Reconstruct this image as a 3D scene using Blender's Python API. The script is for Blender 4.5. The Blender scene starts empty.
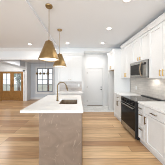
import bpy, bmesh, math, random
from mathutils import Vector, Matrix
random.seed(7)
S = bpy.context.scene
COL = S.collection
PI = math.pi

# ------------------------------------------------------------------ camera
cam_d = bpy.data.cameras.new('camera')
cam = bpy.data.objects.new('camera', cam_d)
COL.objects.link(cam)
cam.location = (0, 0, 1.45)
cam.rotation_euler = (PI / 2, 0, 0)
cam_d.sensor_width = 36
cam_d.lens = 36 * 100 / 165.0
cam_d.shift_x = 4.5 / 165
cam_d.shift_y = -4.0 / 165
cam_d.clip_start = 0.05
S.camera = cam

# ------------------------------------------------------------------ world, daylight, exposure
W = bpy.data.worlds.new('world')
S.world = W
W.use_nodes = True
wn = W.node_tree
wn.nodes['Background'].inputs[0].default_value = (0.90, 0.95, 1.0, 1)
wn.nodes['Background'].inputs[1].default_value = 1.25
S.view_settings.view_transform = 'Standard'
S.view_settings.look = 'None'
S.view_settings.gamma = 1
S.view_settings.use_curve_mapping = False
S.view_settings.exposure = 0.17
S.cycles.filter_width = 0.9


def daylight(name, loc, rot, sx, sy, power, color=(0.72, 0.87, 1.0)):
    d = bpy.data.lights.new(name, 'AREA')
    d.shape = 'RECTANGLE'
    d.size, d.size_y = sx, sy
    d.energy = power
    d.color = color
    o = bpy.data.objects.new(name, d)
    o.location = loc
    o.rotation_euler = rot
    COL.objects.link(o)
    return o


# daylight entering the big window openings of the living room (left) and behind the camera
daylight('daylight_left_windows', (-6.3, 0.3, 1.45), (0, -PI / 2, 0), 1.9, 5.0, 24)
daylight('daylight_rear_windows', (-1.1, -3.85, 1.45), (PI / 2, 0, 0), 4.2, 1.9, 240, (0.78, 0.90, 1.0))
LAMP_W = 5.2
LAMP_C = (1.0, 0.97, 0.93)


# ------------------------------------------------------------------ materials
def new_mat(name):
    m = bpy.data.materials.new(name)
    m.use_nodes = True
    nt = m.node_tree
    b = nt.nodes['Principled BSDF']
    return m, nt, b


def coords(nt, scale=(1, 1, 1), rot=(0, 0, 0)):
    tc = nt.nodes.new('ShaderNodeTexCoord')
    mp = nt.nodes.new('ShaderNodeMapping')
    mp.inputs['Scale'].default_value = scale
    mp.inputs['Rotation'].default_value = rot
    nt.links.new(tc.outputs['Object'], mp.inputs['Vector'])
    return mp.outputs['Vector']


def rgb(r, g, b):
    f = lambda c: (c / 255 / 12.92) if c <= 10 else ((c / 255 + 0.055) / 1.055) ** 2.4
    return (f(r), f(g), f(b), 1)


def ramp_mat(name, c1, c2, scale=(4, 4, 4), rough=0.5, metal=0.0, noise=3.0, detail=4, bump=0.0, lo=0.3, hi=0.7, spec=0.5):
    m, nt, b = new_mat(name)
    n = nt.nodes.new('ShaderNodeTexNoise')
    n.inputs['Scale'].default_value = noise
    n.inputs['Detail'].default_value = detail
    nt.links.new(coords(nt, scale), n.inputs['Vector'])
    r = nt.nodes.new('ShaderNodeValToRGB')
    r.color_ramp.elements[0].color = c1
    r.color_ramp.elements[0].position = lo
    r.color_ramp.elements[1].color = c2
    r.color_ramp.elements[1].position = hi
    nt.links.new(n.outputs['Fac'], r.inputs['Fac'])
    nt.links.new(r.outputs['Color'], b.inputs['Base Color'])
    b.inputs['Roughness'].default_value = rough
    b.inputs['Metallic'].default_value = metal
    b.inputs['Specular IOR Level'].default_value = spec
    if bump:
        bp = nt.nodes.new('ShaderNodeBump')
        bp.inputs['Strength'].default_value = bump
        bp.inputs['Distance'].default_value = 0.004
        nt.links.new(n.outputs['Fac'], bp.inputs['Height'])
        nt.links.new(bp.outputs['Normal'], b.inputs['Normal'])
    return m


def emit_mat(name, color, strength):
    m, nt, b = new_mat(name)
    b.inputs['Base Color'].default_value = (0.8, 0.8, 0.8, 1)
    b.inputs['Emission Color'].default_value = color
    b.inputs['Emission Strength'].default_value = strength
    return m


def brick_mat(name, c1, c2, cm, bw, bh, mortar, axis, rough=0.3, bump=0.3):
    m, nt, b = new_mat(name)
    tc = nt.nodes.new('ShaderNodeTexCoord')
    sp = nt.nodes.new('ShaderNodeSeparateXYZ')
    cb = nt.nodes.new('ShaderNodeCombineXYZ')
    nt.links.new(tc.outputs['Object'], sp.inputs[0])
    nt.links.new(sp.outputs[axis[0]], cb.inputs[0])
    nt.links.new(sp.outputs[axis[1]], cb.inputs[1])
    br = nt.nodes.new('ShaderNodeTexBrick')
    br.inputs['Scale'].default_value = 1
    br.inputs['Color1'].default_value = c1
    br.inputs['Color2'].default_value = c2
    br.inputs['Mortar'].default_value = cm
    br.inputs['Mortar Size'].default_value = mortar
    br.inputs['Brick Width'].default_value = bw
    br.inputs['Row Height'].default_value = bh
    nt.links.new(cb.outputs[0], br.inputs['Vector'])
    nt.links.new(br.outputs['Color'], b.inputs['Base Color'])
    b.inputs['Roughness'].default_value = rough
    bp = nt.nodes.new('ShaderNodeBump')
    bp.inputs['Strength'].default_value = bump
    bp.inputs['Distance'].default_value = 0.002
    bp.invert = True
    nt.links.new(br.outputs['Fac'], bp.inputs['Height'])
    nt.links.new(bp.outputs['Normal'], b.inputs['Normal'])
    return m, nt, b, br


M = {}
M['wall'] = ramp_mat('wall_paint', rgb(222, 222, 221), rgb(227, 227, 226), rough=0.85, noise=30, spec=0.2)
M['ceiling'] = ramp_mat('ceiling_paint', rgb(241, 244, 248), rgb(244, 247, 251), rough=0.95, noise=40, spec=0.1)
M['dining_wall'] = ramp_mat('blue_grey_wall_paint', rgb(200, 203, 208), rgb(205, 208, 213), rough=0.85, noise=30, spec=0.2)
M['cabinet'] = ramp_mat('white_cabinet_paint', rgb(227, 226, 224), rgb(231, 230, 228), rough=0.45, noise=12)
M['trim'] = ramp_mat('white_trim_paint', rgb(224, 222, 220), rgb(228, 226, 224), rough=0.5, noise=12)
M['quartz'] = ramp_mat('white_quartz', rgb(238, 237, 234), rgb(246, 245, 243), scale=(1, 1, 1), rough=0.22, noise=6, detail=8)
M['brass'] = ramp_mat('brushed_brass', rgb(152, 126, 86), rgb(166, 139, 97), scale=(1, 1, 1), rough=0.36, metal=1.0, noise=14)
M['gold'] = ramp_mat('gold_pull', rgb(196, 160, 92), rgb(212, 176, 108), rough=0.3, metal=1.0, noise=10)
M['bronze'] = ramp_mat('aged_brass', rgb(106, 88, 62), rgb(132, 111, 80), scale=(1, 1, 8), rough=0.38, metal=1.0, noise=14)
M['steel'] = ramp_mat('brushed_steel', rgb(150, 147, 143), rgb(180, 177, 172), scale=(1, 20, 1), rough=0.32, metal=1.0, noise=14)
M['dark_steel'] = ramp_mat('sink_steel', rgb(146, 126, 104), rgb(172, 152, 128), scale=(6, 1, 1), rough=0.42, metal=0.7, noise=10)
M['black_glass'] = ramp_mat('black_glass', rgb(22, 21, 20), rgb(26, 25, 24), rough=0.12, noise=5, spec=0.12)
M['black'] = ramp_mat('black_enamel', rgb(20, 20, 20), rgb(30, 30, 30), rough=0.4, noise=20)
M['grey_glass'] = ramp_mat('tinted_glass', rgb(76, 74, 72), rgb(88, 86, 84), rough=0.07, noise=5, spec=0.5)
M['oven_window'] = ramp_mat('smoked_glass', rgb(40, 38, 36), rgb(50, 47, 44), rough=0.2, noise=5, spec=0.2)
M['raw_wood'] = ramp_mat('raw_plywood', rgb(186, 160, 128), rgb(206, 182, 150), scale=(1, 8, 1), rough=0.7, noise=5)
M['oak'] = ramp_mat('golden_oak', rgb(128, 86, 34), rgb(158, 112, 52), scale=(8, 8, 1), rough=0.45, noise=6, detail=6)
M['white_plastic'] = ramp_mat('white_plastic', rgb(240, 239, 236), rgb(244, 243, 240), rough=0.35, noise=10)
M['leaf'] = ramp_mat('leaves', rgb(96, 116, 90), rgb(136, 152, 122), rough=0.7, noise=6)
M['bark'] = ramp_mat('bark', rgb(90, 72, 58), rgb(120, 98, 80), scale=(4, 4, 1), rough=0.9, noise=6)
M['brown_post'] = ramp_mat('brown_wood', rgb(92, 66, 52), rgb(116, 86, 68), scale=(4, 4, 1), rough=0.7, noise=6)
M['window_frame'] = ramp_mat('grey_window_frame', rgb(132, 136, 142), rgb(146, 150, 156), rough=0.5, noise=10)
M['ground'] = ramp_mat('lawn_ground', rgb(150, 154, 140), rgb(176, 176, 164), scale=(1, 1, 1), rough=0.9, noise=2)
M['inner_shade'] = ramp_mat('white_enamel', rgb(244, 242, 236), rgb(248, 246, 240), rough=0.5, noise=10)
M['lens'] = emit_mat('lit_lens', (1.0, 0.95, 0.87, 1), 5.0)
M['bulb'] = emit_mat('lit_bulb', (1.0, 0.90, 0.76, 1), 14.0)
M['mwlamp'] = emit_mat('lit_task_lens', (1.0, 0.90, 0.76, 1), 6.0)

# window glass: mostly clear with a gloss
m, nt, b = new_mat('clear_pane')
tr = nt.nodes.new('ShaderNodeBsdfTransparent')
gl = nt.nodes.new('ShaderNodeBsdfGlossy')
gl.inputs['Roughness'].default_value = 0.03
mx = nt.nodes.new('ShaderNodeMixShader')
mx.inputs[0].default_value = 0.08
nt.links.new(tr.outputs[0], mx.inputs[1])
nt.links.new(gl.outputs[0], mx.inputs[2])
nt.links.new(mx.outputs[0], nt.nodes['Material Output'].inputs['Surface'])
M['pane'] = m

# oak plank floor, boards running left-right
m, nt, b, br = brick_mat('oak_plank_floor', rgb(230, 195, 150), rgb(176, 132, 92), rgb(104, 74, 50), 1.7, 0.165, 0.0028, (0, 1), rough=0.28, bump=0.25)
br.offset = 0.37
br.offset_frequency = 3
n = nt.nodes.new('ShaderNodeTexNoise')
n.inputs['Scale'].default_value = 3.0
n.inputs['Detail'].default_value = 6
nt.links.new(coords(nt, (0.8, 16, 1)), n.inputs['Vector'])
r = nt.nodes.new('ShaderNodeValToRGB')
r.color_ramp.elements[0].position = 0.32
r.color_ramp.elements[0].color = (0.66, 0.60, 0.54, 1)
r.color_ramp.elements[1].position = 0.62
r.color_ramp.elements[1].color = (1.04, 1.02, 1.0, 1)
nt.links.new(n.outputs['Fac'], r.inputs['Fac'])
mm = nt.nodes.new('ShaderNodeMix')
mm.data_type = 'RGBA'
mm.blend_type = 'MULTIPLY'
mm.inputs[0].default_value = 0.8
nt.links.new(br.outputs['Color'], mm.inputs[6])
nt.links.new(r.outputs['Color'], mm.inputs[7])
nt.links.new(mm.outputs[2], b.inputs['Base Color'])
M['floor'] = m

m, nt, b, br = brick_mat('subway_tile', rgb(218, 210, 201), rgb(207, 199, 189), rgb(186, 178, 168), 0.20, 0.068, 0.0025, (1, 2), rough=0.15, bump=0.5)
M['tile_side'] = m
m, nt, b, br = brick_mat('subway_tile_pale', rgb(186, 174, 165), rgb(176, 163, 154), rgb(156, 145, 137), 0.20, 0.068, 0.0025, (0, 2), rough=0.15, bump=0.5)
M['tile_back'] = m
m, nt, b, br = brick_mat('marble_floor_tile', rgb(240, 239, 236), rgb(218, 217, 213), rgb(196, 194, 190), 0.3, 0.15, 0.004, (0, 1), rough=0.3, bump=0.2)
M['marble'] = m

# brown island end panel with cloudy wiped marks
m, nt, b = new_mat('brown_stained_panel')
n1 = nt.nodes.new('ShaderNodeTexNoise')
n1.inputs['Scale'].default_value = 2.6
n1.inputs['Detail'].default_value = 7
n1.inputs['Distortion'].default_value = 1.4
nt.links.new(coords(nt, (1, 1, 1.4)), n1.inputs['Vector'])
r1 = nt.nodes.new('ShaderNodeValToRGB')
r1.color_ramp.elements[0].position = 0.3
r1.color_ramp.elements[0].color = rgb(122, 103, 88)
r1.color_ramp.elements[1].position = 0.75
r1.color_ramp.elements[1].color = rgb(144, 124, 107)
nt.links.new(n1.outputs['Fac'], r1.inputs['Fac'])
n2 = nt.nodes.new('ShaderNodeTexNoise')
n2.inputs['Scale'].default_value = 5.0
n2.inputs['Detail'].default_value = 3
n2.inputs['Distortion'].default_value = 3.0
nt.links.new(coords(nt, (1.6, 1, 0.8)), n2.inputs['Vector'])
r2 = nt.nodes.new('ShaderNodeValToRGB')
r2.color_ramp.elements[0].position = 0.60
r2.color_ramp.elements[0].color = (0, 0, 0, 1)
r2.color_ramp.elements[1].position = 0.72
r2.color_ramp.elements[1].color = (0.7, 0.7, 0.7, 1)
nt.links.new(n2.outputs['Fac'], r2.inputs['Fac'])
mx2 = nt.nodes.new('ShaderNodeMix')
mx2.data_type = 'RGBA'
nt.links.new(r2.outputs['Color'], mx2.inputs[0])
nt.links.new(r1.outputs['Color'], mx2.inputs[6])
mx2.inputs[7].default_value = rgb(160, 140, 122)
nt.links.new(mx2.outputs[2], b.inputs['Base Color'])
b.inputs['Roughness'].default_value = 0.5
M['panel'] = m


# ------------------------------------------------------------------ mesh helpers
class MB:
    def __init__(self):
        self.bm = bmesh.new()

    def box(self, x0, x1, y0, y1, z0, z1):
        vs = [self.bm.verts.new((x, y, z)) for x in (x0, x1) for y in (y0, y1) for z in (z0, z1)]
        for f in ((0, 1, 3, 2), (4, 6, 7, 5), (0, 4, 5, 1), (2, 3, 7, 6), (0, 2, 6, 4), (1, 5, 7, 3)):
            self.bm.faces.new([vs[i] for i in f])
        return self

    def prism(self, pts, axis, a0, a1):
        """pts: 2D outline; extruded along axis ('x','y','z') from a0 to a1"""
        def P(p, a):
            if axis == 'x':
                return (a, p[0], p[1])
            if axis == 'y':
                return (p[0], a, p[1])
            return (p[0], p[1], a)
        A = [self.bm.verts.new(P(p, a0)) for p in pts]
        B = [self.bm.verts.new(P(p, a1)) for p in pts]
        n = len(pts)
        self.bm.faces.new(A)
        self.bm.faces.new(B[::-1])
        for i in range(n):
            self.bm.faces.new((A[i], A[(i + 1) % n], B[(i + 1) % n], B[i]))
        return self

    def lathe(self, prof, c=(0, 0, 0), axis='z', n=32):
        rings = []
        for (r, h) in prof:
            ring = []
            for i in range(n):
                a = 2 * PI * i / n
                u, v = r * math.cos(a), r * math.sin(a)
                p = {'z': (u, v, h), 'x': (h, u, v), 'y': (u, h, v)}[axis]
                ring.append(self.bm.verts.new((c[0] + p[0], c[1] + p[1], c[2] + p[2])))
            rings.append(ring)
        for a, b_ in zip(rings, rings[1:]):
            for i in range(n):
                f = self.bm.faces.new((a[i], a[(i + 1) % n], b_[(i + 1) % n], b_[i]))
                f.smooth = True
        if prof[0][0] > 1e-5:
            self.bm.faces.new(rings[0][::-1])
        if prof[-1][0] > 1e-5:
            self.bm.faces.new(rings[-1])
        return self

    def ring_lathe(self, prof, c=(0, 0, 0), n=32):
        """closed profile (annular section)"""
        rings = []
        for (r, h) in prof:
            rings.append([self.bm.verts.new((c[0] + r * math.cos(2 * PI * i / n), c[1] + r * math.sin(2 * PI * i / n), c[2] + h)) for i in range(n)])
        m_ = len(rings)
        for k in range(m_):
            a, b_ = rings[k], rings[(k + 1) % m_]
            for i in range(n):
                f = self.bm.faces.new((a[i], a[(i + 1) % n], b_[(i + 1) % n], b_[i]))
                f.smooth = True
        return self

    def tube(self, pts, r, n=12):
        pts = [Vector(p) for p in pts]
        rings = []
        up = None
        for i, p in enumerate(pts):
            t = (pts[min(i + 1, len(pts) - 1)] - pts[max(i - 1, 0)]).normalized()
            if up is None:
                up = Vector((0, 0, 1)) if abs(t.z) < 0.9 else Vector((0, 1, 0))
            s = t.cross(up).normalized()
            up = s.cross(t).normalized()
            rings.append([self.bm.verts.new(p + s * r * math.cos(2 * PI * k / n) + up * r * math.sin(2 * PI * k / n)) for k in range(n)])
        for a, b_ in zip(rings, rings[1:]):
            for k in range(n):
                f = self.bm.faces.new((a[k], a[(k + 1) % n], b_[(k + 1) % n], b_[k]))
                f.smooth = True
        self.bm.faces.new(rings[0][::-1])
        self.bm.faces.new(rings[-1])
        return self

    def build(self, name, mat, parent=None, bevel=0.0, loc=None, off=(0, 0, 0)):
        if off != (0, 0, 0):
            bmesh.ops.translate(self.bm, verts=self.bm.verts, vec=off)
        bmesh.ops.recalc_face_normals(self.bm, faces=self.bm.faces)
        me = bpy.data.meshes.new(name)
        self.bm.to_mesh(me)
        self.bm.free()
        me.materials.append(M[mat] if isinstance(mat, str) else mat)
        o = bpy.data.objects.new(name, me)
        COL.objects.link(o)
        if loc is not None:
            o.location = loc
        if parent is not None:
            o.parent = parent
        if any(f.use_smooth for f in me.polygons):
            es = o.modifiers.new('sharp_edges', 'EDGE_SPLIT')
            es.split_angle = math.radians(40)
        if bevel:
            md = o.modifiers.new('bevel', 'BEVEL')
            md.width = bevel
            md.segments = 2
            md.limit_method = 'ANGLE'
        return o


def tag(o, label=None, cat=None, group=None, kind=None):
    if label: o['label'] = label
    if cat: o['category'] = cat
    if group: o['group'] = group
    if kind: o['kind'] = kind
    return o


def thing(name, label, cat, loc=(0, 0, 0), rz=0.0, group=None):
    o = bpy.data.objects.new(name, None)
    o.empty_display_size = 0.1
    COL.objects.link(o)
    o.location = loc
    o.rotation_euler = (0, 0, rz)
    return tag(o, label, cat, group)


def struct(name, mb, mat, bevel=0.0):
    return tag(mb.build(name, mat, bevel=bevel), kind='structure')


def copy_tree(o, parent=None):
    c = o.copy()
    COL.objects.link(c)
    if parent is not None:
        c.parent = parent
    for ch in list(o.children):
        copy_tree(ch, c)
    return c


# key dimensions (metres; camera stands at x=0, y=0)
CEIL = 2.77          # kitchen ceiling
LCEIL = 2.725         # living room ceiling
Y1 = 4.33            # kitchen end wall
Y2 = 5.37            # mud room end wall
YF = 6.45            # front door wall
YD = 6.97            # dining room end wall
XR = 2.02            # right wall
XL = -6.6
YB = -4.0
FACE = 1.40          # base cabinet fronts, right run
UP = 1.67           # wall cabinet fronts, right run

# ------------------------------------------------------------------ structure
struct('floor', MB().box(XL, XR + .12, YB, Y1, -.1, 0).box(XL, .14, Y1, YD + .15, -.1, 0), 'floor')
struct('floor_tile', MB().box(.14, XR + .12, Y1, Y2 + .12, -.1, 0), 'marble')
struct('ceiling', MB().box(-.85, XR + .12, YB, Y1, CEIL, CEIL + .15)
       .box(XL, -.85, YB, Y1, LCEIL, LCEIL + .18)
       .box(.14, XR + .12, Y1 + .12, Y2, CEIL, CEIL + .15), 'ceiling')
struct('ceiling_foyer', MB().box(XL, -.85, Y1 + .12, YD, 2.53, 2.65), 'ceiling')
struct('wall_right', MB().box(XR, XR + .12, YB, Y2, 0, CEIL), 'wall')
struct('wall_back', MB().box(-.995, .26, Y1, Y1 + .12, 0, CEIL), 'wall')
struct('wall_back_header_left', MB().box(XL, -.995, Y1, Y1 + .12, 2.264, LCEIL), 'wall')
struct('wall_back_header_right', MB().box(.26, XR, Y1, Y1 + .12, 2.62, CEIL), 'wall')
struct('wall_mudroom', MB().box(.14, .26, Y1 + .12, Y2, 0, CEIL)
       .box(.14, .464, Y2, Y2 + .12, 0, CEIL).box(1.337, XR + .12, Y2, Y2 + .12, 0, CEIL)
       .box(.464, 1.337, Y2, Y2 + .12, 1.985, CEIL), 'wall')
struct('wall_front', MB().box(XL, -5.03, YF, YF + .12, 0, 2.53).box(-3.53, -3.30, YF, YF + .12, 0, 2.53)
       .box(-5.03, -3.53, YF, YF + .12, 1.90, 2.53).box(-3.42, -3.30, YF + .12, YD + .12, 0, 2.53), 'wall')
wx0, wx1, wz0, wz1 = -2.86, -1.76, .52, 2.18
struct('wall_dining', MB().box(-3.30, wx0, YD, YD + .12, 0, 2.53).box(wx1, -.85, YD, YD + .12, 0, 2.53)
       .box(wx0, wx1, YD, YD + .12, 0, wz0).box(wx0, wx1, YD, YD + .12, wz1, 2.53)
       .box(-.97, -.85, Y1 + .12, YD, 0, 2.53), 'dining_wall')
# walls behind the view with their large window openings
wl = MB().box(XL - .12, XL, YB, YD, 0, .5).box(XL - .12, XL, YB, YD, 2.4, LCEIL)
for a, b_ in ((YB, -2.6), (-.9, -.4), (1.3, 1.8), (3.5, YD)):
    wl.box(XL - .12, XL, a, b_, .5, 2.4)
struct('wall_left', wl, 'wall')
wb = MB().box(XL, XR + .12, YB - .12, YB, 0, .5).box(XL, XR + .12, YB - .12, YB, 2.4, CEIL)
for a, b_ in ((XL, -5.6), (-3.4, -2.9), (-.7, -.2), (1.4, XR + .12)):
    wb.box(a, b_, YB - .12, YB, .5, 2.4)
struct('wall_rear', wb, 'wall')
# crown and casing trims
struct('trim_1', MB().prism([(Y1, 2.62), (Y1, LCEIL), (Y1 - .085, LCEIL), (Y1 - .085, LCEIL - .02), (Y1 - .02, 2.64), (Y1 - .02, 2.62)], 'x', XL, -.995), 'trim')
struct('trim_2', MB().box(XL, -.995, Y1 - .018, Y1, 2.264, 2.38).box(-1.01, -.995, Y1 - .018, Y1 + .13, 0, 2.264), 'trim')
struct('trim_3', MB().box(-3.53, -3.44, YF - .02, YF, 0, 2.0).box(-5.12, -5.03, YF - .02, YF, 0, 2.0).box(-5.12, -3.44, YF - .02, YF, 1.90, 2.0), 'trim')
struct('trim_4', MB().box(.38, .464, Y2 - .022, Y2, 0, 1.985).box(1.337, 1.42, Y2 - .022, Y2, 0, 1.985)
       .box(.36, 1.44, Y2 - .026, Y2, 1.985, 2.12).box(.34, 1.46, Y2 - .045, Y2, 2.12, 2.155), 'trim')
struct('trim_5', MB().box(wx0 - .09, wx0, YD - .02, YD, wz0, wz1).box(wx1, wx1 + .09, YD - .02, YD, wz0, wz1)
       .box(wx0 - .09, wx1 + .09, YD - .02, YD, wz1, wz1 + .1).box(wx0 - .12, wx1 + .12, YD - .05, YD, wz0 - .04, wz0)
       .box(wx0 - .09, wx1 + .09, YD - .02, YD, wz0 - .13, wz0 - .04), 'trim')
struct('baseboard_front', MB().box(-3.44, -3.30, YF - .014, YF, 0, .13).box(XL, -5.12, YF - .014, YF, 0, .13), 'trim')
struct('baseboard_dining', MB().box(-3.30, -.97, YD - .014, YD, 0, .13), 'trim')
struct('baseboard_mudroom', MB().box(.26, .38, Y2 - .014, Y2, 0, .13).box(1.42, XR, Y2 - .014, Y2, 0, .13)
       .box(.26, .274, Y1 + .12, Y2 - .014, 0, .13), 'trim')
struct('baseboard_back', MB().box(.17, .26, Y1 - .014, Y1, 0, .13), 'trim')
# sloping underside of the stair in the entry
struct('ceiling_stair_soffit', MB().prism([(XL, 3.02), (-3.45, 2.20), (-3.45, 2.529), (-4.68, 2.529), (XL, 3.10)][0:0] or
       [(-4.72, 2.528), (-3.42, 2.20), (-3.42, 2.528)], 'y', YF - .55, YF), 'dining_wall')
struct('ground', MB().box(-22, 12, YD + .2, 30, -.3, -.15), 'ground')

# ---- tile splashbacks
struct('wall_tile_right', MB().box(XR - .010, XR, .2, 3.83, .926, 1.46), 'tile_side')
struct('wall_tile_back', MB().box(-.80, .16, Y1 - .010, Y1, .926, 1.33), 'tile_back')


# ---- doors and window (structure)
def leaf_french(x0, x1, knob_side):
    y0, y1, z1 = YF + .02, YF + .065, 1.885
    st, gz0, gz1 = .105, .66, 1.77
    mb = MB().box(x0, x0 + st, y0, y1, .01, z1).box(x1 - st, x1, y0, y1, .01, z1)
    mb.box(x0 + st, x1 - st, y0, y1, gz1, z1).box(x0 + st, x1 - st, y0, y1, .01, .15).box(x0 + st, x1 - st, y0, y1, .56, gz0)
    mb.box(x0 + st, x1 - st, y0 + .015, y1 - .015, .15, .56)
    mb.box(x0 + st + .05, x1 - st - .05, y0 + .006, y0 + .015, .20, .51)
    o = mb.build('door_leaf', 'oak', D1, bevel=.004)
    w = (x1 - x0 - 2 * st)
    MB().box(x0 + st, x1 - st, y0 + .018, y1 - .018, gz0, gz1).build('pane', 'pane', o)
    g = MB().box(x0 + st + w / 2 - .009, x0 + st + w / 2 + .009, y0 + .006, y1 - .006, gz0, gz1)
    for k in (1, 2):
        z = gz0 + (gz1 - gz0) * k / 3
        g.box(x0 + st, x1 - st, y0 + .006, y1 - .006, z - .010, z + .010)
    g.build('muntin_grid', 'window_frame', o)
    kx = x1 - .05 if knob_side > 0 else x0 + .05
    MB().box(kx - .018, kx + .018, y0 - .006, y0, .90, 1.08).tube([(kx, y0 - .003, 1.0), (kx, y0 - .045, 1.0), (kx - knob_side * .09, y0 - .05, 1.0)], .009).build('handle', 'bronze', o)


D1 = tag(MB().box(-5.03, -4.99, YF, YF + .12, 0, 1.90).box(-3.57, -3.53, YF, YF + .12, 0, 1.90).box(-4.99, -3.57, YF, YF + .12, 1.888, 1.90)
         .build('door_1', 'oak'), 'golden oak double entry door with six-pane glass above solid panels', None, None, 'structure')
leaf_french(-4.985, -4.285, 1)
leaf_french(-4.275, -3.575, -1)

D2 = tag(MB().box(.464, .484, Y2, Y2 + .12, 0, 1.985).box(1.317, 1.337, Y2, Y2 + .12, 0, 1.985).box(.484, 1.317, Y2, Y2 + .12, 1.965, 1.985)
         .build('door_2', 'trim'), 'white panel door with black hardware at the end of the tiled passage', None, None, 'structure')
dm = MB()
dx0, dx1, dy0, dy1 = .488, 1.313, Y2 + .012, Y2 + .052
for a, b_, c, d in ((dx0, dx0 + .13, .012, 1.96), (dx1 - .13, dx1, .012, 1.96), (dx0 + .13, dx1 - .13, 1.83, 1.96), (dx0 + .13, dx1 - .13, .012, .22)):
    dm.box(a, b_, dy0, dy1, c, d)
dm.box(dx0 + .13, dx1 - .13, dy0 + .010, dy1, .22, 1.83)
leaf = dm.build('door_leaf', 'trim', D2, bevel=.003)
MB().lathe([(.0, -.07), (.022, -.066), (.028, -.05), (.022, -.03), (.012, -.025), (.012, -.008), (.030, -.006), (.030, 0)], (1.24, dy0, .86), 'y', 20).build('knob', 'black', leaf)
MB().lathe([(.0, -.03), (.024, -.028), (.028, 0)], (1.24, dy0, .99), 'y', 20).build('deadbolt', 'black', leaf)
for z in (.25, 1.0, 1.75):
    MB().box(.476, .50, Y2 - .001, Y2 + .012, z - .045, z + .045).build('hinge', 'bronze', D2)
MB().box(.484, 1.317, Y2 - .03, Y2 + .10, 0, .010).build('threshold', 'bronze', D2)

W1 = tag(MB().box(wx0, wx0 + .045, YD + .02, YD + .10, wz0, wz1).box(wx1 - .045, wx1, YD + .02, YD + .10, wz0, wz1)
         .box(wx0 + .045, wx1 - .045, YD + .02, YD + .10, wz0, wz0 + .05).box(wx0 + .045, wx1 - .045, YD + .02, YD + .10, wz1 - .05, wz1)
         .build('window_1', 'window_frame'), 'tall grey framed window in the dining room', None, None, 'structure')
MB().box(wx0 + .045, wx1 - .045, YD + .055, YD + .062, wz0 + .05, wz1 - .05).build('pane', 'pane', W1)
g = MB()
for k in (1, 2):
    x = wx0 + (wx1 - wx0) * k / 3
    g.box(x - .012, x + .012, YD + .04, YD + .075, wz0 + .05, wz1 - .05)
for z, h in ((1.02, .013), (1.36, .028), (1.80, .013)):
    g.box(wx0 + .045, wx1 - .045, YD + .04, YD + .075, z - h, z + h)
g.build('muntin_grid', 'window_frame', W1)


# ------------------------------------------------------------------ cabinets (local frame: x left to right, y back, z up)
def pull_bar(parent, x, z, length, vertical, y=-.02, mat='gold'):
    mb = MB()
    h = length / 2
    if vertical:
        mb.box(x - .006, x + .006, y - .036, y - .024, z - h, z + h)
        for s in (-1, 1):
            mb.box(x - .005, x + .005, y - .024, y, z + s * (h - .018) - .005, z + s * (h - .018) + .005)
    else:
        mb.box(x - h, x + h, y - .036, y - .024, z - .006, z + .006)
        for s in (-1, 1):
            mb.box(x + s * (h - .018) - .005, x + s * (h - .018) + .005, y - .024, y, z - .005, z + .005)
    return mb.build('pull', mat, parent, bevel=.002)


def shaker(root, name, x0, x1, z0, z1, rail=.057, mat='cabinet'):
    mb = MB()
    mb.box(x0, x0 + rail, -.02, -.001, z0, z1).box(x1 - rail, x1, -.02, -.001, z0, z1)
    mb.box(x0 + rail, x1 - rail, -.02, -.001, z1 - rail, z1).box(x0 + rail, x1 - rail, -.02, -.001, z0, z0 + rail)
    mb.box(x0 + rail, x1 - rail, -.006, -.001, z0 + rail, z1 - rail)
    return mb.build(name, mat, root, bevel=.0015)


def slab(root, x0, x1, z0, z1):
    if z1 - z0 < .19:
        return MB().box(x0, x1, -.02, -.001, z0, z1).build('drawer', 'cabinet', root, bevel=.002)
    return shaker(root, 'drawer', x0, x1, z0, z1, .045)


def base_cab(label, loc, rz, w, rows, depth=.6, doors=1, pull_side='left', cat='cabinet', group=None, h=.886, mat='bronze'):
    """rows: heights of drawers from the top down; if rows end short the rest is doors"""
    r = thing('base_cabinet', label, cat, loc, rz, group)
    MB().box(0, w, 0, depth, .105, h).build('body', 'cabinet', r, bevel=.001)
    MB().box(0, w, .03, depth, 0, .104).build('toe_kick', 'trim', r)
    z = h - .012
    g = .006
    for k, hh in enumerate(rows):
        d = slab(r, g, w - g, z - hh, z)
        pull_bar(d, w / 2, z - hh / 2 if hh < .19 else z - .06, min(.16, w * .5), False, mat=mat)
        z -= hh + .008
    if z > .3:
        if doors == 1:
            d = shaker(r, 'door', g, w - g, .115, z)
            px = .035 if pull_side == 'left' else w - .035
            pull_bar(d, px, z - .12, .16, True, mat=mat)
        else:
            for s, (a, b_) in enumerate(((g, w / 2 - .003), (w / 2 + .003, w - g))):
                d = shaker(r, 'door', a, b_, .115, z)
                pull_bar(d, w / 2 + (-.035 if s == 0 else .035), z - .12, .16, True, mat=mat)
    return r


def crown_pts(h, out=.055, hgt=.10):
    return [(0.0, h), (-.02, h), (-.025, h + .02), (-out + .008, h + hgt - .022), (-out, h + hgt - .018), (-out, h + hgt), (0.0, h + hgt)]


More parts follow.
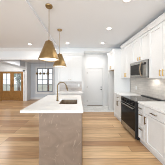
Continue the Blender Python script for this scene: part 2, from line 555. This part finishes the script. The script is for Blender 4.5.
def wall_cab(label, loc, rz, w, h, depth=.295, doors=2, pull_z=.11, crown=.10, group=None, cl=0, cr=0, pull_len=.13, name='wall_cabinet', under='cabinet', pull_side='left'):
    """loc is the front-left-bottom corner; the crown is a part"""
    r = thing(name, label, 'cabinet', loc, rz, group)
    MB().box(0, w, 0, depth, 0, h).build('body', 'cabinet', r, bevel=.001)
    g = .006
    if doors == 2:
        spans = ((g, w / 2 - .003), (w / 2 + .003, w - g))
    else:
        spans = ((g, w - g),)
    for s, (a, b_) in enumerate(spans):
        d = shaker(r, 'door', a, b_, .006, h - .03)
        if doors == 2:
            px = b_ - .035 if s == 0 else a + .035
        else:
            px = a + .035 if pull_side == 'left' else b_ - .035
        if pull_len > .05:
            pull_bar(d, px, pull_z, pull_len, True)
        else:
            MB().lathe([(0, -.047), (.013, -.045), (.015, -.036), (.007, -.03), (.007, -.02)], (px, 0, pull_z), 'y', 16).build('knob', 'brass', d)
    if crown:
        mb = MB().prism(crown_pts(h, hgt=crown), 'x', -cl * .055, w + cr * .055)
        if cl:
            mb.box(-.055, 0, 0, depth, h + crown - .018, h + crown).box(-.02, 0, 0, depth, h, h + crown - .018)
        if cr:
            mb.box(w, w + .055, 0, depth, h + crown - .018, h + crown).box(w, w + .02, 0, depth, h, h + crown - .018)
        mb.box(0, w, 0.001, depth, h + .0005, h + crown - .02)
        mb.build('crown_molding', 'cabinet', r)
    return r


R90 = -PI / 2
YS0, YS1 = 2.30, 3.06        # range bay
YP = 3.836                     # fridge side panel, near face

# right run base cabinets
base_cab('white base cabinet between the range and the tall end panel, one drawer over two doors', (FACE, YP - .003, 0), R90, YP - .003 - YS1 - .003, [.15], doors=2)
base_cab('narrow white base cabinet of three drawers next to the range', (FACE, YS0 - .004, 0), R90, .226, [.15, .30, .292])
base_cab('white base cabinet with one drawer over one door, nearest in view beside the three-drawer one', (FACE, 2.065, 0), R90, .52, [.15], doors=1)
base_cab('white base cabinet cut off by the right edge of the photo', (FACE, 1.541, 0), R90, .60, [.15], doors=1, pull_side='right')

# counters on the right run
def counter(label, mb):
    return tag(mb.build('countertop', 'quartz', bevel=.003), label, 'countertop')
counter('white quartz countertop in front, on the cabinets nearer than the range', MB().box(1.37, XR - .011, .92, YS0 - .003, .8865, .926))
counter('short white quartz countertop between the range and the tall end panel', MB().box(1.37, XR - .011, YS1 + .003, YP - .003, .8865, .926))

# right run wall cabinets
ZB = 1.46
wall_cab('tall white wall cabinet with brass pulls, nearest on the right and standing slightly forward', (UP - .03, YS0 - .003, ZB - .01), R90, .76, 1.10, depth=XR - UP + .03, cl=0, crown=.11)
wall_cab('white wall cabinet at the right edge, mostly outside the photo', (UP - .03, YS0 - .767, ZB - .01), R90, .76, 1.10, depth=XR - UP + .03, crown=.11)
wall_cab('short white wall cabinet above the microwave', (UP, YS1 - .002, 1.905), R90, YS1 - YS0 - .003, .675, depth=XR - UP, pull_z=.07, pull_len=.09)
wall_cab('white wall cabinet between the microwave and the tall end panel', (UP, YP - .003, ZB), R90, YP - YS1 - .004, 1.12, depth=XR - UP)

# fridge bay: over-cabinet with tall end panels, standing as one unit
YFAR = 4.58
fr = thing('refrigerator_cabinet', 'white deep cabinet over the empty refrigerator bay, with tall end panels', 'cabinet', (FACE, YFAR, 0), R90)
wB = YFAR - YP
MB().box(.03, wB - .03, 0, XR - FACE - .025, 1.80, 2.49).build('body', 'cabinet', fr)
MB().box(.03, wB - .03, .002, XR - FACE - .025, 1.785, 1.7995).build('bottom_panel', 'raw_wood', fr)
for a in (0, wB - .0295):
    MB().box(a, a + .0295, -.005, XR - FACE - .025, 0, 2.49).build('end_panel', 'cabinet', fr, bevel=.002)
for s, (a, b_) in enumerate(((.033, wB / 2 - .002), (wB / 2 + .002, wB - .033))):
    d = shaker(fr, 'door', a, b_, 1.806, 2.47)
    pull_bar(d, wB / 2 + (-.035 if s == 0 else .035), 1.90, .13, True)
mb = MB().prism(crown_pts(2.4905), 'x', -.055, wB + .0)
mb.box(0, wB, .001, XR - FACE - .025, 2.4905, 2.57)
mb.box(-.055, 0, 0, .6, 2.572, 2.59)
mb.build('crown_molding', 'cabinet', fr)

# coffee station on the end wall
wall_cab('white wall cabinet on the end wall beyond the island', (-.80, Y1 - .33, 1.33), 0, .955, 1.04, depth=.33, pull_len=.04, pull_z=.07, crown=.10, cl=1, cr=1)
base_cab('white base cabinet against the end wall beyond the island', (-.80, Y1 - .60, 0), 0, .955, [.15], depth=.575, doors=2)
counter('white quartz countertop on the end wall, under the tiled nook', MB().box(-.815, .17, Y1 - .63, Y1 - .011, .8865, .926))

# ------------------------------------------------------------------ island
isl = thing('kitchen_island', 'kitchen island base with a brown wiped end panel under the white top', 'island', (-.29, 1.66, 0))
o = isl.location
def ib(mb, name, mat, bevel=.002, parent=isl):
    return mb.build(name, mat, parent, bevel=bevel, off=(-o.x, -o.y, 0))
ib(MB().box(-.625, .045, 1.68, 2.0, 0, .886).box(-.625, .045, 2.57, 3.10, 0, .886).box(-.625, -.45, 2.0, 2.57, 0, .886).box(.02, .045, 2.0, 2.57, 0, .886).box(-.45, .02, 2.0, 2.57, 0, .5), 'body', 'panel')
ib(MB().box(-.65, .066, 1.66, 1.679, 0, .886), 'end_panel', 'panel')
ib(MB().box(-.65, -.6255, 1.68, 3.10, 0, .886), 'side_panel', 'panel')
ib(MB().box(.0455, .066, 1.68, 3.10, .10, .886), 'door_front', 'panel')
ib(MB().box(.062, .074, 1.655, 1.6595, 0, .886), 'corner_strip', 'bronze')
# top with the sink cut-out
sx0, sx1, sy0, sy1 = -.40, -.015, 2.05, 2.53
tx0, tx1, ty0, ty1 = -.946, .085, 1.63, 3.17
def rrect(hx, hy, r, n=6):
    pts = []
    for cx, cy, a0 in ((hx - r, hy - r, 0), (-hx + r, hy - r, PI / 2), (-hx + r, -hy + r, PI), (hx - r, -hy + r, 1.5 * PI)):
        for i in range(n + 1):
            a = a0 + PI / 2 * i / n
            pts.append((cx + r * math.cos(a), cy + r * math.sin(a)))
    return pts
top = MB()
scx, scy = (sx0 + sx1) / 2, (sy0 + sy1) / 2
edges = []
for lp in ([(tx0, ty0), (tx1, ty0), (tx1, ty1), (tx0, ty1)], [(scx + x, scy + y) for x, y in rrect((sx1 - sx0) / 2, (sy1 - sy0) / 2, .05)]):
    vs = [top.bm.verts.new((x, y, .926)) for x, y in lp]
    edges += [top.bm.edges.new((vs[i], vs[(i + 1) % len(vs)])) for i in range(len(vs))]
fill = bmesh.ops.triangle_fill(top.bm, edges=edges, use_beauty=True)
ext = bmesh.ops.extrude_face_region(top.bm, geom=list(top.bm.faces), use_keep_orig=True)
bmesh.ops.translate(top.bm, verts=[v for v in ext['geom'] if isinstance(v, bmesh.types.BMVert)], vec=(0, 0, -.0395))
tag(top.build('countertop', 'quartz'), 'white quartz island top with an overhang and a sink cut-out', 'countertop')
sk = thing('sink', 'steel undermount sink sunk in the island top', 'sink', ((sx0 + sx1) / 2, (sy0 + sy1) / 2, .70))
hx, hy = (sx1 - sx0) / 2 - .002, (sy1 - sy0) / 2 - .002
mb = MB()
loops = []
prof = [(hx, hy, .05, .216), (hx, hy, .05, -.02), (hx - .004, hy - .004, .047, -.0), (hx - .004, hy - .004, .047, .216)]
for (a, b_, r_, z) in prof:
    loops.append([mb.bm.verts.new((x, y, z)) for x, y in rrect(a, b_, r_)])
def bridge(A, B):
    n = len(A)
    for i in range(n):
        mb.bm.faces.new((A[i], A[(i + 1) % n], B[(i + 1) % n], B[i]))
bridge(loops[0], loops[1]); bridge(loops[2], loops[3]); bridge(loops[3], loops[0])
mb.bm.faces.new(loops[1]); mb.bm.faces.new(loops[2])
mb.build('basin', 'dark_steel', sk)
MB().lathe([(.045, .0005), (.045, .004), (.03, .002), (0, .001)], (0, .05, 0), 'z', 24).build('drain', 'steel', sk)

# faucet
fx, fy, fz = -.485, 2.36, .926
fa = thing('faucet', 'tall brass gooseneck faucet beside the island sink', 'faucet', (fx, fy, fz))
MB().lathe([(.028, 0), (.028, .008), (.021, .014), (.020, .11), (.015, .118), (.015, .13)], (0, 0, 0), 'z', 24).build('base', 'bronze', fa)
pts = [(0, 0, .13), (0, 0, .33)]
for i in range(1, 17):
    a = PI - PI * i / 16 * .93
    pts.append((.105 + .105 * math.cos(a), 0, .33 + .105 * math.sin(a)))
MB().tube(pts, .0125, 14).build('spout', 'bronze', fa)
e = Vector(pts[-1]); d = (Vector(pts[-1]) - Vector(pts[-2])).normalized()
sp = MB().tube([e, e + d * .03, e + d * .12], .0165, 14).build('spray_head', 'bronze', fa)
MB().tube([(0, -.018, .075), (0, -.045, .08), (.005, -.11, .105)], .006, 10).build('lever', 'bronze', fa)

# ------------------------------------------------------------------ range
rg = thing('range', 'slide-in range with black glass front and steel bar handle', 'range', (1.32, YS1 - .003, 0), R90)
w = YS1 - YS0 - .006
MB().box(0, w, .045, .685, .06, .905).build('body', 'black', rg)
for a in (0, w - .006):
    MB().box(a, a + .006, -.001, .0445, .062, .905).build('side_panel', 'black', rg)
MB().box(0.008, w - .008, .0, .0445, .215, .775).build('oven_door', 'black_glass', rg, bevel=.004)
od = rg.children[-1]
MB().box(.008, w - .008, -.001, .0445, .775, .79).build('door_trim', 'steel', rg)
hd = MB().tube([(.03, -.045, .745), (w - .03, -.045, .745)], .013, 14)
for x in (.06, w - .06):
    hd.box(x - .012, x + .012, -.04, 0, .735, .755)
hd.build('handle', 'steel', od)
MB().prism([(.0, .792), (.0445, .792), (.0445, .905), (.02, .905), (.0, .885)], 'x', .0065, w - .0065).build('control_panel', 'black_glass', rg)
cp = rg.children[-1]
for k in range(5):
    x = w * (k + .7) / 5.4
    MB().lathe([(0, -.03), (.017, -.028), (.020, 0)], (x, 0, .84), 'y', 18).build('knob', 'black', cp)
MB().box(.008, w - .008, .002, .0445, .07, .205).build('drawer', 'steel', rg, bevel=.004)
ct = MB().box(-.002, w + .002, .0, .60, .9065, .928).build('cooktop', 'grey_glass', rg, bevel=.003)
for cx, cy, rr in ((.19, .17, .10), (.56, .17, .085), (.19, .43, .075), (.56, .43, .10)):
    MB().ring_lathe([(rr, .9281), (rr, .9286), (rr - .004, .9286), (rr - .004, .9281)], (cx, cy, 0), 32).build('burner_ring', 'steel', ct)
MB().box(-.002, w + .002, .601, .685, .9065, .945).build('rear_vent', 'black', rg, bevel=.004)
for a in (.04, w - .08):
    for b_ in (.08, .55):
        MB().box(a, a + .04, b_, b_ + .04, 0, .0595).build('foot', 'black', rg)

# ------------------------------------------------------------------ microwave
mw = thing('microwave', 'steel over-the-range microwave under the short wall cabinet', 'microwave', (1.585, YS1 - .004, 1.465), R90)
h = .435
MB().box(0, w - .004, .032, XR - 1.585 - .012, 0, h).build('body', 'black', mw)
dr = MB().box(.0, w * .82, .0, .031, .028, h - .03).build('door', 'steel', mw, bevel=.004)
MB().box(.05, w * .82 - .02, -.002, -.0003, .075, h - .075).build('window', 'oven_window', dr)
MB().tube([(w * .82 - .05, -.002, .05), (w * .82 - .05, -.035, .09), (w * .82 - .05, -.052, h / 2), (w * .82 - .05, -.035, h - .09), (w * .82 - .05, -.002, h - .05)], .013, 12).build('handle', 'dark_steel', dr)
pn = MB().box(w * .82 + .003, w - .004, .0, .031, .028, h - .03).build('control_panel', 'steel', mw, bevel=.004)
MB().box(w * .82 + .015, w - .02, -.002, -.0003, h - .12, h - .06).build('display', 'black_glass', pn)
MB().box(0, w - .004, .004, .031, h - .028, h).build('vent_grille', 'steel', mw)
MB().box(0, w - .004, .004, .031, 0, .026).build('lower_rail', 'steel', mw)
tl = MB().box(w * .6, w * .6 + .09, .24, .30, -.004, -.0005).build('task_light', 'mwlamp', mw)
ld = bpy.data.lights.new('task_lamp', 'AREA'); ld.size = .07; ld.energy = 1.2; ld.color = LAMP_C
lo = bpy.data.objects.new('task_lamp', ld); COL.objects.link(lo); lo.parent = tl; lo.location = (w * .6 + .045, .27, -.012)

# ------------------------------------------------------------------ outlets
def outlet(label, loc, rz):
    r = thing('outlet', label, 'outlet', loc, rz)
    p = MB().box(-.036, .036, -.006, 0, -.058, .058).build('cover_plate', 'white_plastic', r, bevel=.002)
    for z in (-.022, .022):
        MB().box(-.015, .015, -.008, -.0062, z - .014, z + .014).build('socket', 'trim', p)
    return r
outlet('white outlet plate on the tiled nook of the end wall', (.03, Y1 - .0105, 1.165), 0)
outlet('white outlet plate on the right splashback beyond the range', (XR - .0105, 3.45, 1.13), R90)

# ------------------------------------------------------------------ pendants
def pendant(label, loc, z_bot):
    r = thing('pendant_light', label, 'pendant light', loc)
    zb = z_bot - loc[2]
    H = .33
    MB().lathe([(.064, 0), (.064, -.012), (.058, -.022), (.014, -.026), (.010, -.04)], (0, 0, 0), 'z', 32).build('canopy', 'brass', r)
    MB().tube([(0, 0, -.0405), (0, 0, zb + H + .03)], .0055, 12).build('rod', 'brass', r)
    sh = MB()
    sh.ring_lathe([(.058, zb + H), (.062, zb + H - .003), (.184, zb + .012), (.184, zb), (.180, zb), (.179, zb + .012), (.055, zb + H - .010), (.020, zb + H - .006), (.020, zb + H)], (0, 0, 0), 48)
    s = sh.build('shade', 'brass', r)
    MB().lathe([(.016, zb + H + .0295), (.018, zb + H + .026), (.018, zb + H + .001), (.0, zb + H + .0005)], (0, 0, 0), 'z', 24).build('socket_cap', 'brass', r)
    inn = MB().ring_lathe([(.1775, zb + .013), (.0545, zb + H - .0125), (.0525, zb + H - .0125), (.1755, zb + .013)], (0, 0, 0), 48).build('shade_lining', 'inner_shade', s)
    MB().lathe([(0, zb + .035), (.03, zb + .045), (.042, zb + .075), (.03, zb + .11), (.016, zb + .14), (.016, zb + .19), (0, zb + .19)], (0, 0, 0), 'z', 24).build('bulb', 'bulb', r)
    return r
pendant('nearer brass cone pendant light over the front of the island', (-.527, 1.818, CEIL), 1.79)
pendant('farther brass cone pendant light over the island sink', (-.495, 2.71, CEIL), 1.775)


# ------------------------------------------------------------------ recessed lights
def can(label, loc, k=1.0):
    r = thing('recessed_light', label, 'ceiling light', loc, 0, 'recessed ceiling lights')
    MB().ring_lathe([(.078, 0), (.078, -.005), (.058, -.009), (.056, 0)], (0, 0, 0), 32).build('trim_ring', 'white_plastic', r)
    MB().lathe([(.0555, -.001), (.0555, -.004), (0, -.0045)], (0, 0, 0), 'z', 32).build('lens', 'lens', r)
    d = bpy.data.lights.new('lamp', 'AREA'); d.shape = 'DISK'; d.size = .12; d.energy = LAMP_W * k; d.color = LAMP_C
    l = bpy.data.objects.new('lamp', d); COL.objects.link(l); l.parent = r; l.location = (0, 0, -.012)
    return r
can('round recessed ceiling light in the living room ceiling, at the left', (-1.785, 3.70, LCEIL))
can('round recessed ceiling light above the end wall cabinet beyond the island', (-.39, 3.72, CEIL), .6)
can('round recessed ceiling light in front of the passage to the white door', (.918, 3.72, CEIL))
can('round recessed ceiling light above the aisle, second nearest of the right-hand row', (.816, 2.63, CEIL))
can('round recessed ceiling light cut by the top edge of the photo', (.82, 1.66, CEIL))

can('added fill light in the ceiling of the tiled passage before the white door, hidden from the front', (.85, 4.62, CEIL), 2.0)  # unseen lamp, added to brighten the dark passage behind the header
can('added fill light in the entry ceiling before the oak double door, out of view', (-4.0, 5.3, 2.53), 4.2)  # no known fixture here; added out of view to lift the dim entry

# ------------------------------------------------------------------ dining chandelier
ch = thing('chandelier', 'linear chandelier with brass drum shades in the dining room', 'chandelier', (-1.95, 5.45, 2.53))
MB().box(-.20, .20, -.03, .03, -.025, 0).build('canopy', 'bronze', ch, bevel=.003)
for x in (-.17, .17):
    MB().tube([(x, 0, -.0255), (x, 0, -.715)], .004, 8).build('rod', 'bronze', ch)
MB().tube([(-.36, 0, -.725), (.36, 0, -.725)], .009, 10).build('bar', 'bronze', ch)
for x in (-.29, -.10, .10, .29):
    s = MB().ring_lathe([(.058, -.865), (.058, -.775), (.052, -.762), (.050, -.762), (.054, -.776), (.054, -.865)], (x, 0, 0), 24).build('lamp_shade', 'bronze', ch)
    MB().tube([(x, 0, -.735), (x, 0, -.79)], .012, 10).build('socket', 'bronze', s)
    MB().lathe([(0, -.855), (.022, -.845), (.03, -.825), (.02, -.80), (.012, -.7905)], (x, 0, 0), 'z', 14).build('bulb', 'inner_shade', s)

# ------------------------------------------------------------------ outdoors beyond the glass
pp = thing('porch_post', 'brown wooden porch post outside the dining room window', 'post', (-2.44, 8.2, -.15))
MB().box(-.07, .07, -.07, .07, 0, 2.7).build('shaft', 'brown_post', pp, bevel=.01)


def tree(label, loc, crowns):
    r = thing('tree', label, 'tree', loc)
    MB().lathe([(.14, 0), (.10, .6), (.08, 1.6), (.05, 2.4)], (0, 0, 0), 'z', 12).build('trunk', 'bark', r)
    mb = MB()
    for (cx, cy, cz, rr) in crowns:
        for _ in range(150):
            v = Vector((random.gauss(0, 1), random.gauss(0, 1), random.gauss(0, 1))).normalized() * rr * random.uniform(.6, 1)
            p = Vector((cx, cy, cz)) + v
            n = Vector((random.gauss(0, 1), random.gauss(0, 1), random.gauss(0, 1))).normalized()
            a = n.orthogonal().normalized() * .12
            c = n.cross(a).normalized() * .07
            mb.bm.faces.new([mb.bm.verts.new(q) for q in (p - a, p + c, p + a, p - c)])
    mb.build('foliage', 'leaf', r)
    return r
tree('green tree seen through the right leaf of the oak entry door', (-6.0, 10.2, -.15), [(0, 0, 2.0, .55), (.15, .1, 1.4, .5), (-.1, 0, 2.6, .4)])
